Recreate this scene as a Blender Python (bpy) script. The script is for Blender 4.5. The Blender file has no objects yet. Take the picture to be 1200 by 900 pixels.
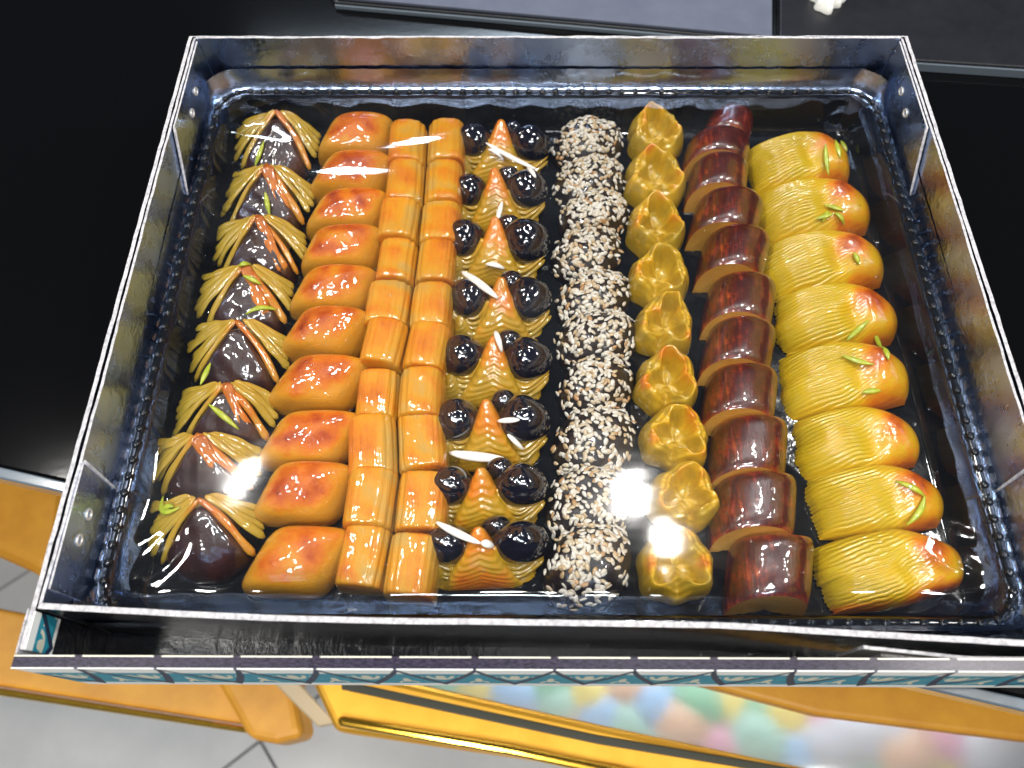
import bpy, bmesh, math, random
import numpy as np
from mathutils import Vector, Matrix

# ------------------------------------------------------------------ camera
scene = bpy.context.scene
col = scene.collection
CAM = np.array([-0.01732, -0.19850, 0.29604])
ROT = (0.46347, 0.00354, 0.00398)
FPX = 900.0
cam_d = bpy.data.cameras.new('camera')
cam = bpy.data.objects.new('camera', cam_d); col.objects.link(cam)
cam.location = CAM.tolist(); cam.rotation_mode = 'XYZ'; cam.rotation_euler = ROT
cam_d.sensor_width = 36; cam_d.sensor_fit = 'HORIZONTAL'; cam_d.lens = 36 * FPX / 1200
cam_d.clip_start = 0.01; cam_d.clip_end = 50
cam_d.dof.use_dof = True; cam_d.dof.focus_distance = 0.37; cam_d.dof.aperture_fstop = 8.5
scene.camera = cam
RM = np.array(cam.rotation_euler.to_matrix())

def ray(u, v):
    d = RM @ np.array([(u - 600) / FPX, -(v - 450) / FPX, -1.0])
    return d / np.linalg.norm(d)
def at(u, v, z):
    d = ray(u, v); t = (z - CAM[2]) / d[2]
    return CAM + t * d

# ------------------------------------------------------------------ world and lamps
w = bpy.data.worlds.new('World'); scene.world = w; w.use_nodes = True
bg = w.node_tree.nodes['Background']
bg.inputs['Color'].default_value = (0.50, 0.68, 1.0, 1); bg.inputs['Strength'].default_value = 0.06
LID_Z = -0.0245
def lamp(name, pos, target, size, watts, color=(1, 0.96, 0.90), size_y=None):
    l = bpy.data.lights.new(name, 'AREA'); l.energy = watts; l.color = color
    l.shape = 'DISK' if size_y is None else 'RECTANGLE'; l.size = size
    if size_y: l.size_y = size_y
    o = bpy.data.objects.new(name, l); col.objects.link(o); o.location = pos
    o.rotation_euler = (Vector(target) - Vector(pos)).to_track_quat('-Z', 'Y').to_euler()
    return o
for (u, v, size, watts) in ((277, 560, .042, 7.5), (742, 583, .062, 10.0), (787, 627, .026, 3.0), (1092, 719, .018, 1.8)):
    h = at(u, v, LID_Z); d = ray(u, v); r = np.array([d[0], d[1], -d[2]])
    p = h + r * (1.3 / r[2])
    lamp('ceiling_spotlight', p.tolist(), (0, 0, -.03), size, watts, (1, .97, .93))
for (x, y, wt) in ((-.75, -.30, 6.5), (.85, -.20, 6.5), (-.30, -1.05, 8), (.38, -1.15, 8), (-1.0, .33, 5), (1.2, .15, 6), (.02, -.40, 2.5)):
    lamp('ceiling_spotlight', (x, y, 1.28), (0, 0, -.03), .15, wt * 1.15, (1, .97, .92))
lamp('highlight_tube_lamp', (-.20, 1.42, .95), (0, .1, -.03), .9, 8, (.72, .86, 1), .06)
lamp('highlight_tube_lamp', (-.04, -.80, 1.28), (0, .1, -.03), .45, 8, (.85, .93, 1), .10)  # added in front to lay a wide highlight on the back cove
lamp('highlight_tube_lamp', (-1.35, .25, .8), (0, .1, -.03), .07, 5, (.60, .78, 1), .6)
lamp('highlight_tube_lamp', (1.35, .25, .8), (0, .1, -.03), .07, 7, (.60, .78, 1), .6)
scene.view_settings.view_transform = 'Standard'; scene.view_settings.look = 'None'
scene.view_settings.gamma = 1; scene.view_settings.use_curve_mapping = False
scene.view_settings.exposure = -0.12
scene.render.resolution_x = 1024; scene.render.resolution_y = 768
scene.render.engine = 'CYCLES'
scene.cycles.transparent_max_bounces = 12

# ------------------------------------------------------------------ helpers
rng = np.random.default_rng(7); random.seed(7)
def tag(o, label=None, cat=None, group=None, kind=None):
    if label: o['label'] = label
    if cat: o['category'] = cat
    if group: o['group'] = group
    if kind: o['kind'] = kind
    return o
def empty(name, loc=(0, 0, 0), rz=0):
    o = bpy.data.objects.new(name, None); col.objects.link(o); o.empty_display_size = .01
    o.location = loc; o.rotation_euler = (0, 0, rz); return o
def mesh_obj(name, verts, faces, mat, parent=None, attr=None, smooth=True, loc=None, rz=None, mats=None, midx=None, recalc=True):
    me = bpy.data.meshes.new(name)
    me.from_pydata(np.asarray(verts, float).tolist(), [], faces); me.update()
    if recalc and midx is None:
        bm = bmesh.new(); bm.from_mesh(me); bmesh.ops.recalc_face_normals(bm, faces=bm.faces); bm.to_mesh(me); bm.free()
    if smooth: me.polygons.foreach_set('use_smooth', [True] * len(me.polygons))
    if attr:
        for k, a in attr.items():
            at_ = me.attributes.new(k, 'FLOAT', 'POINT'); at_.data.foreach_set('value', np.asarray(a, np.float32).ravel())
    for m in (mats or [mat]): me.materials.append(m)
    if midx is not None: me.polygons.foreach_set('material_index', midx)
    o = bpy.data.objects.new(name, me); col.objects.link(o)
    if parent: o.parent = parent
    if loc is not None: o.location = loc
    if rz is not None: o.rotation_euler = (0, 0, rz)
    return o
def grid_faces(n, m, wrap=False, off=0):
    f = []
    mm = m if wrap else m - 1
    for i in range(n - 1):
        for j in range(mm):
            j2 = (j + 1) % m
            f.append((off + i * m + j, off + i * m + j2, off + (i + 1) * m + j2, off + (i + 1) * m + j))
    return f
def noise2(seed, k=7, f0=.06, f1=.25):
    r = np.random.default_rng(seed)
    a = r.uniform(0, 6.28, k); fr = r.uniform(f0, f1, k); ph = r.uniform(0, 6.28, k); am = 1 / (1 + np.arange(k) * .4)
    def f(x, y): return sum(am[i] * np.sin((x * np.cos(a[i]) + y * np.sin(a[i])) * fr[i] * 6.28 + ph[i]) for i in range(k)) / am.sum()
    return f
def sst(e0, e1, x):
    t = np.clip((x - e0) / (e1 - e0), 0, 1); return t * t * (3 - 2 * t)
def polar(name, outline, hfun, tfun, mat, parent, nr=34, nt=84, centre=(0, 0), loc=None, post=None):
    """closed mound in millimetres: outline(theta) radius, hfun(s,x,y,th) height"""
    s = np.sin(np.linspace(0.02, 1, nr) * math.pi / 2)[:, None]; th = np.linspace(0, 2 * math.pi, nt, endpoint=False)[None, :]
    R = outline(th)
    x = centre[0] + s * R * np.cos(th); y = centre[1] + s * R * np.sin(th)
    z = hfun(s + 0 * th, x, y, th + 0 * s)
    if post: x, y, z = post(x, y, z)
    V = np.stack([x, y, z], -1).reshape(-1, 3)
    F = grid_faces(nr, nt, True)
    F.append(tuple(range(nt - 1, -1, -1))[::-1]); F.append(tuple((nr - 1) * nt + j for j in range(nt))[::-1])
    t = tfun(s + 0 * th, x, y, z)
    return mesh_obj(name, V * .001, F, mat, parent, {'toast': t}, loc=loc)
def superell(a, b, n):
    return lambda th: (np.abs(np.cos(th) / a) ** n + np.abs(np.sin(th) / b) ** n) ** (-1 / n)
def sweep(P, W, T, nseg=10, up=(0, 0, 1), endround=True):
    """elliptical tube along P (k,3) with half widths W and half thicknesses T"""
    P = np.asarray(P, float); k = len(P); up = np.array(up, float)
    tan = np.gradient(P, axis=0); tan /= np.linalg.norm(tan, axis=1)[:, None]
    side = np.cross(tan, up); side /= np.linalg.norm(side, axis=1)[:, None] + 1e-9
    nor = np.cross(side, tan)
    a = np.linspace(0, 2 * math.pi, nseg, endpoint=False)
    W = np.asarray(W) * np.ones(k); T = np.asarray(T) * np.ones(k)
    V = P[:, None] + side[:, None] * (np.cos(a)[None, :, None] * W[:, None, None]) + nor[:, None] * (np.sin(a)[None, :, None] * T[:, None, None])
    F = grid_faces(k, nseg, True); F.append(tuple(range(nseg))[::-1]); F.append(tuple((k - 1) * nseg + j for j in range(nseg)))
    return V.reshape(-1, 3), F
def bez(p0, p1, p2, k=12):
    t = np.linspace(0, 1, k)[:, None]
    return (1 - t) ** 2 * np.array(p0, float) + 2 * t * (1 - t) * np.array(p1, float) + t * t * np.array(p2, float)
def prism(name, poly, z0, z1, mat, parent=None, bevel=0.0):
    n = len(poly)
    V = [(p[0], p[1], z0) for p in poly] + [(p[0], p[1], z1) for p in poly]
    F = [tuple(range(n))[::-1], tuple(range(n, 2 * n))] + [(i, (i + 1) % n, n + (i + 1) % n, n + i) for i in range(n)]
    o = mesh_obj(name, V, F, mat, parent, smooth=False)
    if bevel:
        b = o.modifiers.new('bevel', 'BEVEL'); b.width = bevel; b.segments = 3; b.limit_method = 'ANGLE'
    return o

# ------------------------------------------------------------------ materials
def new_mat(name):
    m = bpy.data.materials.new(name); m.use_nodes = True
    nt = m.node_tree; b = nt.nodes['Principled BSDF']
    return m, nt, b
def N(nt, typ, **kw):
    n = nt.nodes.new(typ)
    for k, v in kw.items(): setattr(n, k, v)
    return n
def L(nt, a, b): nt.links.new(a, b)
def ramp(nt, stops):
    r = N(nt, 'ShaderNodeValToRGB'); e = r.color_ramp.elements
    while len(e) < len(stops): e.new(.5)
    for i, (p, c) in enumerate(stops): e[i].position = p; e[i].color = (*c, 1)
    return r
def noise_node(nt, scale, detail=3, rough=.55, stretch=None, coord='Object'):
    tc = N(nt, 'ShaderNodeTexCoord'); n = N(nt, 'ShaderNodeTexNoise')
    n.inputs['Scale'].default_value = scale; n.inputs['Detail'].default_value = detail; n.inputs['Roughness'].default_value = rough
    if stretch:
        mp = N(nt, 'ShaderNodeMapping'); mp.inputs['Scale'].default_value = stretch
        L(nt, tc.outputs[coord], mp.inputs['Vector']); L(nt, mp.outputs['Vector'], n.inputs['Vector'])
    else: L(nt, tc.outputs[coord], n.inputs['Vector'])
    return n
def math_node(nt, op, a, b=None, c=None, clamp=False):
    n = N(nt, 'ShaderNodeMath', operation=op); n.use_clamp = clamp
    for i, v in enumerate((a, b, c)):
        if v is None: continue
        if isinstance(v, (int, float)): n.inputs[i].default_value = v
        else: L(nt, v, n.inputs[i])
    return n.outputs[0]
def glaze(name, stops, rough=.42, coat=.9, coat_rough=.035, sss=.12, grain=(1, 1, 1), gscale=180, gbump=.25, cbump=.25, cscale=130, namp=.5, coat_tint=(1, .9, .75)):
    """baked dough under syrup: colour follows how well the place is baked ('toast') and a stretched grain"""
    m, nt, b = new_mat(name)
    at_ = N(nt, 'ShaderNodeAttribute', attribute_name='toast')
    n1 = noise_node(nt, gscale, 7, .72, grain)
    n2 = noise_node(nt, 70, 3, .6)
    f = math_node(nt, 'ADD', at_.outputs['Fac'], math_node(nt, 'MULTIPLY', math_node(nt, 'SUBTRACT', n1.outputs['Fac'], .5), namp))
    f = math_node(nt, 'ADD', f, math_node(nt, 'MULTIPLY', math_node(nt, 'SUBTRACT', n2.outputs['Fac'], .5), namp * .9))
    n4 = noise_node(nt, 330, 7, .75)                       # pores and crumbs
    f = math_node(nt, 'ADD', f, math_node(nt, 'MULTIPLY', math_node(nt, 'SUBTRACT', n4.outputs['Fac'], .5), namp * .85))
    n5 = noise_node(nt, 150, 5, .7)                        # darker baked blotches with a ragged edge
    bl = math_node(nt, 'MULTIPLY', math_node(nt, 'SUBTRACT', n5.outputs['Fac'], .60, clamp=True), namp * 3.2)
    f = math_node(nt, 'ADD', f, math_node(nt, 'MULTIPLY', bl, math_node(nt, 'ADD', at_.outputs['Fac'], .1)))
    r = ramp(nt, stops); L(nt, f, r.inputs['Fac']); L(nt, r.outputs['Color'], b.inputs['Base Color'])
    b.inputs['Roughness'].default_value = rough
    b.inputs['Subsurface Weight'].default_value = sss * .5; b.inputs['Subsurface Scale'].default_value = .004
    b.inputs['Subsurface Radius'].default_value = (1, .45, .15)
    b.inputs['Coat Weight'].default_value = coat
    n6 = noise_node(nt, 95, 4, .65); rc = ramp(nt, [(.42, (coat_rough,) * 3), (.72, (coat_rough + .09,) * 3)])      # sticky and dull patches
    L(nt, n6.outputs['Fac'], rc.inputs['Fac']); L(nt, rc.outputs['Color'], b.inputs['Coat Roughness'])
    b.inputs['Coat IOR'].default_value = 1.75; b.inputs['Coat Tint'].default_value = (*coat_tint, 1)
    bp = N(nt, 'ShaderNodeBump'); bp.inputs['Strength'].default_value = min(1, gbump * 1.6); bp.inputs['Distance'].default_value = .0014
    L(nt, n1.outputs['Fac'], bp.inputs['Height']); L(nt, bp.outputs['Normal'], b.inputs['Normal'])
    n3 = noise_node(nt, cscale * 1.15, 1.2, .5)
    bp2 = N(nt, 'ShaderNodeBump'); bp2.inputs['Strength'].default_value = cbump; bp2.inputs['Distance'].default_value = .001
    L(nt, n3.outputs['Fac'], bp2.inputs['Height']); L(nt, bp2.outputs['Normal'], b.inputs['Coat Normal'])
    return m
YEL = (.62, .40, .045); PALE = (.66, .47, .13); ORG = (.72, .24, .012); RED = (.42, .075, .006); BRN = (.09, .014, .004)
M = {}
M['diamond'] = glaze('diamond pastry glaze', [(0, (.48, .27, .035)), (.30, (.57, .27, .012)), (.55, (.56, .150, .005)), (.78, (.38, .055, .004)), (1, (.13, .012, .002))], namp=.45, cbump=0.9)
M['roll'] = glaze('split roll glaze', [(0, (.48, .33, .08)), (.30, (.60, .31, .014)), (.60, (.60, .20, .007)), (1, (.28, .05, .004))], grain=(5, .35, 2), gscale=130, gbump=.35, namp=.5, cbump=0.7)
M['peak'] = glaze('peaked pastry glaze', [(0, (.30, .21, .010)), (.3, (.46, .28, .010)), (.62, (.64, .19, .006)), (1, (.26, .03, .003))], gbump=.25, sss=.06, cbump=0.8)
M['ruffle'] = glaze('ruffled pastry glaze', [(0, (.44, .32, .025)), (.30, (.62, .40, .012)), (.60, (.70, .24, .008)), (1, (.45, .10, .006))], gbump=.3, cbump=0.8)
M['shell'] = glaze('layered shell glaze', [(0, (.50, .39, .008)), (.35, (.60, .40, .008)), (.60, (.66, .22, .008)), (.8, (.44, .08, .005)), (1, (.16, .025, .004))], gbump=.2, namp=.4, cbump=0.7)
M['wedge'] = glaze('wedge dough', [(0, (.40, .31, .035)), (.4, (.50, .33, .035)), (.7, (.55, .17, .010)), (1, (.26, .045, .006))], gbump=.35, sss=.06, namp=.4, cbump=0.7)
M['cocoa'] = glaze('dark date filling', [(0, (.018, .005, .006)), (.55, (.035, .009, .008)), (1, (.09, .014, .006))], rough=.3, coat=1, coat_rough=.05, sss=0, coat_tint=(1, 1, 1), cbump=0.9)
M['brown'] = glaze('red brown glazed roll', [(0, (.034, .004, .003)), (.35, (.066, .006, .004)), (.62, (.19, .020, .006)), (.88, (.30, .048, .010)), (1, (.40, .09, .015))], rough=.3, coat=1, coat_rough=.04, sss=0, grain=(8, .24, 4), gscale=105, gbump=.12, namp=1.5, coat_tint=(1, 1, 1), cbump=0.55)
M['cut'] = glaze('pale cut dough', [(0, (.42, .24, .05)), (.5, (.60, .36, .07)), (1, (.55, .24, .03))], rough=.5, coat=.5, coat_rough=.2, grain=(1, 1, 6), cbump=0.4)
M['jelly'] = glaze('dark berry jelly', [(0, (.003, .003, .007)), (.6, (.006, .007, .016)), (1, (.012, .010, .026))], rough=.10, coat=1, coat_rough=.03, sss=0, gscale=120, gbump=.03, coat_tint=(1, 1, 1), cbump=.7, cscale=60)
M['mound'] = glaze('dark cocoa dough', [(0, (.004, .004, .007)), (1, (.018, .009, .011))], rough=.35, coat=.8, coat_rough=.08, sss=0, coat_tint=(1, 1, 1), cbump=0.8)
def simple(name, color, rough=.4, metal=0, coat=0, bump=0, bscale=300, nmix=None):
    m, nt, b = new_mat(name)
    b.inputs['Base Color'].default_value = (*color, 1); b.inputs['Roughness'].default_value = rough
    b.inputs['Metallic'].default_value = metal; b.inputs['Coat Weight'].default_value = coat; b.inputs['Coat Roughness'].default_value = .06
    n = noise_node(nt, bscale, 4, .6)
    if nmix:
        r = ramp(nt, [(.3, color), (.7, nmix)]); L(nt, n.outputs['Fac'], r.inputs['Fac']); L(nt, r.outputs['Color'], b.inputs['Base Color'])
    if bump:
        bp = N(nt, 'ShaderNodeBump'); bp.inputs['Strength'].default_value = bump; bp.inputs['Distance'].default_value = .001
        L(nt, n.outputs['Fac'], bp.inputs['Height']); L(nt, bp.outputs['Normal'], b.inputs['Normal'])
    return m
M['crumb'] = simple('sesame seed', (.56, .42, .25), .45, coat=.3, bscale=330, nmix=(.78, .75, .68))
def seed_mat():
    m, nt, b = new_mat('sesame seed'); at_ = N(nt, 'ShaderNodeAttribute', attribute_name='toast')
    r = ramp(nt, [(0, (.62, .59, .53)), (.45, (.54, .48, .38)), (.8, (.46, .34, .19)), (1, (.38, .20, .08))]); L(nt, at_.outputs['Fac'], r.inputs['Fac'])
    L(nt, r.outputs['Color'], b.inputs['Base Color']); b.inputs['Roughness'].default_value = .4; b.inputs['Coat Weight'].default_value = .4; b.inputs['Coat Roughness'].default_value = .15
    return m
M['seed'] = seed_mat()
M['pist'] = simple('pistachio', (.26, .36, .012), .4, coat=.6, bscale=400, nmix=(.50, .52, .04))
M['almond'] = simple('almond sliver', (.78, .76, .70), .35, coat=.5, bscale=300, nmix=(.84, .83, .80))
M['card'] = simple('raw white card edge', (.22, .21, .22), .85, bscale=520, nmix=(.50, .48, .48), bump=.9)
M['card_grey'] = simple('grey board', (.30, .28, .25), .8, bscale=120, nmix=(.42, .41, .36), bump=.3)
M['black_card'] = simple('black coated card', (.004, .005, .009), .24, coat=.0, bump=.5, bscale=160)
def lining(name, r0, r1, bs, colr):
    m, nt, b = new_mat(name)
    b.inputs['Metallic'].default_value = 1; b.inputs['Base Color'].default_value = (*colr, 1)
    n = noise_node(nt, 24, 6, .65); r = ramp(nt, [(.34, (r0,) * 3), (.75, (r1,) * 3)])
    L(nt, n.outputs['Fac'], r.inputs['Fac']); L(nt, r.outputs['Color'], b.inputs['Roughness'])
    n2 = noise_node(nt, 70, 5, .65); bp = N(nt, 'ShaderNodeBump'); bp.inputs['Strength'].default_value = bs; bp.inputs['Distance'].default_value = .002
    L(nt, n2.outputs['Fac'], bp.inputs['Height']); L(nt, bp.outputs['Normal'], b.inputs['Normal'])
    return m
M['lining'] = lining('dark metallised lining', .13, .42, .35, (.34, .43, .62))
M['cove'] = lining('dark metallised cove', .14, .30, .30, (.36, .45, .64))
def tray_plastic():
    m, nt, b = new_mat('black tray plastic')
    b.inputs['Base Color'].default_value = (.006, .007, .009, 1); b.inputs['Specular IOR Level'].default_value = .35
    n = noise_node(nt, 55, 5, .65); r = ramp(nt, [(.35, (.03,) * 3), (.7, (.10,) * 3)])
    L(nt, n.outputs['Fac'], r.inputs['Fac']); L(nt, r.outputs['Color'], b.inputs['Roughness'])
    n2 = noise_node(nt, 120, 3, .5); bp = N(nt, 'ShaderNodeBump'); bp.inputs['Strength'].default_value = .10; bp.inputs['Distance'].default_value = .001
    L(nt, n2.outputs['Fac'], bp.inputs['Height']); L(nt, bp.outputs['Normal'], b.inputs['Normal'])
    return m
M['tray'] = tray_plastic()
def clear_plastic():
    m, nt, b = new_mat('clear lid plastic'); nt.nodes.remove(b)
    out = nt.nodes['Material Output']
    tr = N(nt, 'ShaderNodeBsdfTransparent'); tr.inputs['Color'].default_value = (.965, .97, .97, 1)
    gl = N(nt, 'ShaderNodeBsdfGlossy'); gl.inputs['Roughness'].default_value = .05
    fr = N(nt, 'ShaderNodeFresnel'); fr.inputs['IOR'].default_value = 1.5
    mx = N(nt, 'ShaderNodeMixShader')
    n = noise_node(nt, 22, 2, .5, (1, 2.2, 1)); bp = N(nt, 'ShaderNodeBump'); bp.inputs['Strength'].default_value = .10; bp.inputs['Distance'].default_value = .002
    L(nt, n.outputs['Fac'], bp.inputs['Height']); L(nt, bp.outputs['Normal'], gl.inputs['Normal'])
    L(nt, math_node(nt, 'MULTIPLY', fr.outputs[0], 2.1, clamp=True), mx.inputs['Fac'])
    dfm = N(nt, 'ShaderNodeBsdfDiffuse'); dfm.inputs['Color'].default_value = (.8, .82, .85, 1); mf = N(nt, 'ShaderNodeMixShader')
    ns = noise_node(nt, 16, 5, .6, (1, 1.6, 1)); rs = ramp(nt, [(.45, (.0008,) * 3), (.76, (.009,) * 3)]); L(nt, ns.outputs['Fac'], rs.inputs['Fac'])
    L(nt, rs.outputs['Color'], mf.inputs['Fac']); L(nt, tr.outputs[0], mf.inputs[1]); L(nt, dfm.outputs[0], mf.inputs[2])
    L(nt, mf.outputs[0], mx.inputs[1]); L(nt, gl.outputs[0], mx.inputs[2]); L(nt, mx.outputs[0], out.inputs['Surface'])
    return m
M['clear'] = clear_plastic()
PER = .0291
def teal_print(name, vertical, H=.06, x0=0.0):
    """printed border: white bands, zigzag of dark lines over teal, a small cream ornament in each triangle"""
    m, nt, b = new_mat(name)
    tc = N(nt, 'ShaderNodeTexCoord'); sp = N(nt, 'ShaderNodeSeparateXYZ'); L(nt, tc.outputs['Object'], sp.inputs[0])
    a = sp.outputs['X'] if vertical != 'side' else sp.outputs['Y']
    u = math_node(nt, 'FRACT', math_node(nt, 'ADD', math_node(nt, 'DIVIDE', math_node(nt, 'SUBTRACT', a, x0), PER), 40.0))
    v = math_node(nt, 'DIVIDE', math_node(nt, 'MULTIPLY', sp.outputs['Z'], -1.0), H)        # 0 at the top, 1 at the bottom
    tri = math_node(nt, 'MULTIPLY', math_node(nt, 'ABSOLUTE', math_node(nt, 'SUBTRACT', u, .5)), 2.0)   # 0 at the apex
    tri2 = math_node(nt, 'POWER', tri, .8)
    zz = math_node(nt, 'ABSOLUTE', math_node(nt, 'SUBTRACT', tri2, math_node(nt, 'DIVIDE', math_node(nt, 'SUBTRACT', v, .02), .84)))
    line = math_node(nt, 'LESS_THAN', zz, .10)
    top = math_node(nt, 'LESS_THAN', v, .24); bot = math_node(nt, 'GREATER_THAN', v, .84)
    bands = math_node(nt, 'MAXIMUM', top, bot)
    def ell(cu, cv, ru, rv):
        du = math_node(nt, 'DIVIDE', math_node(nt, 'SUBTRACT', u, cu), ru); dv = math_node(nt, 'DIVIDE', math_node(nt, 'SUBTRACT', v, cv), rv)
        return math_node(nt, 'ADD', math_node(nt, 'MULTIPLY', du, du), math_node(nt, 'MULTIPLY', dv, dv))
    def blob(*p): return math_node(nt, 'LESS_THAN', ell(*p), 1.0)
    def arc(cu, cv, ru, rv): 
        e = ell(cu, cv, ru, rv)
        return math_node(nt, 'LESS_THAN', math_node(nt, 'ABSOLUTE', math_node(nt, 'SUBTRACT', e, 1.0)), .32)
    orn = blob(.5, .62, .05, .12)
    for q in (blob(.02, .46, .05, .12), blob(.98, .46, .05, .12), blob(.25, .42, .02, .035), blob(.75, .42, .02, .035)): orn = math_node(nt, 'MAXIMUM', orn, q)
    for q in (arc(.5, .82, .13, .14), arc(0.0, .34, .17, .22), arc(1.0, .34, .17, .22)):
        orn = math_node(nt, 'MAXIMUM', orn, math_node(nt, 'MULTIPLY', q, math_node(nt, 'LESS_THAN', math_node(nt, 'ABSOLUTE', math_node(nt, 'SUBTRACT', v, .58)), .22)))
    n = noise_node(nt, 500, 2); rt = ramp(nt, [(.3, (.012, .19, .27)), (.7, (.03, .28, .36))]); L(nt, n.outputs['Fac'], rt.inputs['Fac'])
    def mix(f, c1, c2):
        x = N(nt, 'ShaderNodeMix', data_type='RGBA'); L(nt, f, x.inputs[0])
        for s, c in ((6, c1), (7, c2)):
            if isinstance(c, tuple): x.inputs[s].default_value = (*c, 1)
            else: L(nt, c, x.inputs[s])
        return x.outputs[2]
    c = mix(orn, rt.outputs['Color'], (.62, .58, .44))
    c = mix(bands, c, (.78, .77, .72)); c = mix(line, c, (.02, .03, .06))
    L(nt, c, b.inputs['Base Color']); b.inputs['Roughness'].default_value = .6; b.inputs['Specular IOR Level'].default_value = .15
    return m
M['teal'] = teal_print('teal border print', 'front', .058, -.0175)
M['teal_side'] = teal_print('teal border print inside', 'side', .019, -.012)
def rim_print():
    m, nt, b = new_mat('dark printed rim')
    tc = N(nt, 'ShaderNodeTexCoord'); sp = N(nt, 'ShaderNodeSeparateXYZ'); L(nt, tc.outputs['Object'], sp.inputs[0])
    u = math_node(nt, 'FRACT', math_node(nt, 'ADD', math_node(nt, 'DIVIDE', math_node(nt, 'SUBTRACT', sp.outputs['X'], -.0175), PER), 40.0))
    notch = math_node(nt, 'GREATER_THAN', math_node(nt, 'ABSOLUTE', math_node(nt, 'SUBTRACT', u, .5)), .05)
    n = noise_node(nt, 420, 4, .7, (1, 4, 1)); r = ramp(nt, [(.4, (.008, .006, .014)), (.80, (.06, .05, .08))]); L(nt, n.outputs['Fac'], r.inputs['Fac'])
    edge = math_node(nt, 'GREATER_THAN', sp.outputs['Y'], -.1626)
    f = math_node(nt, 'MULTIPLY', edge, notch)
    x = N(nt, 'ShaderNodeMix', data_type='RGBA'); L(nt, f, x.inputs[0]); L(nt, r.outputs['Color'], x.inputs[6]); x.inputs[7].default_value = (.72, .68, .55, 1)
    L(nt, x.outputs[2], b.inputs['Base Color']); b.inputs['Roughness'].default_value = .22
    return m
M['rim'] = rim_print()
M['counter'] = simple('black counter stone', (.0020, .0020, .0022), .10, bump=.02, bscale=200)
M['counter'].node_tree.nodes['Principled BSDF'].inputs['Specular IOR Level'].default_value = .22
M['glass_edge'] = simple('grey glass edge', (.10, .12, .14), .15, coat=.6)
M['steel'] = simple('grey blue panel', (.055, .062, .090), .7, bscale=60, nmix=(.070, .078, .106))
M['dark_slab'] = simple('dark grey panel', (.004, .004, .006), .4, bscale=60, nmix=(.008, .008, .010))
M['tissue'] = simple('white tissue', (.62, .60, .54), .9, bump=.6, bscale=160)
M['gold'] = simple('satin gold metal', (.80, .38, .03), .45, metal=.6, bscale=40, nmix=(.86, .47, .05))
M['gold_bright'] = simple('polished gold metal', (.95, .58, .07), .16, metal=.9, bscale=40, nmix=(.9, .5, .06))
M['amber'] = simple('amber painted panel', (.72, .34, .030), .5, bscale=35, nmix=(.60, .26, .025), bump=.2)
M['beige'] = simple('beige strip', (.52, .40, .24), .5)
M['dark_line'] = simple('dark rubber seal', (.03, .03, .012), .5)

# ------------------------------------------------------------------ floor and counter
FLOOR_Z = -.95
def floor_mat():
    m, nt, b = new_mat('pale stone floor')
    n = noise_node(nt, 6, 6, .65); r = ramp(nt, [(.3, (.58, .57, .56)), (.7, (.74, .72, .68))]); L(nt, n.outputs['Fac'], r.inputs['Fac'])
    L(nt, r.outputs['Color'], b.inputs['Base Color']); b.inputs['Roughness'].default_value = .3; return m
M['floor'] = floor_mat(); M['joint'] = simple('floor joint', (.16, .16, .17), .8)
gj = mesh_obj('floor', [(-3, -3, FLOOR_Z - .006), (3, -3, FLOOR_Z - .006), (3, 3, FLOOR_Z - .006), (-3, 3, FLOOR_Z - .006)], [(0, 1, 2, 3)], M['joint'], smooth=False)
tag(gj, 'pale stone tiled shop floor below the counter', None, kind='structure')
# tiles, turned so that a joint crosses below the box
ang = math.radians(38); ca, sa = math.cos(ang), math.sin(ang); TS = .45
o0 = at(305, 868, FLOOR_Z)
tile_me = None
for i in range(-3, 3):
    for j in range(-3, 3):
        cx, cy = (i + .5) * TS, (j + .5) * TS
        if tile_me is None:
            h = TS / 2 - .0022
            t = prism('tile', [(-h, -h), (h, -h), (h, h), (-h, h)], -.006, 0, M['floor'], gj); tile_me = t.data
        else:
            t = bpy.data.objects.new('tile', tile_me); col.objects.link(t); t.parent = gj
        t.location = (o0[0] + cx * ca - cy * sa, o0[1] + cx * sa + cy * ca, FLOOR_Z); t.rotation_euler = (0, 0, ang)

CZ = -.0640                                              # counter top
e1 = at(0, 546, CZ); e2 = at(62, 560, CZ); sl = (e2[1] - e1[1]) / (e2[0] - e1[0])
def edge_y(x): return e1[1] + sl * (x - e1[0])
ct = empty('shop_counter', (0, 0, CZ)); tag(ct, 'black polished counter under the pastry box, with a grey glass front edge', 'counter')
prism('worktop', [(-1.3, edge_y(-1.3)), (1.3, edge_y(1.3)), (1.3, 1.4), (-1.3, 1.4)], -.03, 0, M['counter'], ct, .001)
prism('front_edge', [(-1.3, edge_y(-1.3) - .006), (1.3, edge_y(1.3) - .006), (1.3, edge_y(1.3) - .0003), (-1.3, edge_y(-1.3) - .0003)], -.012, -.0005, M['glass_edge'], ct, .001)
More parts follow.
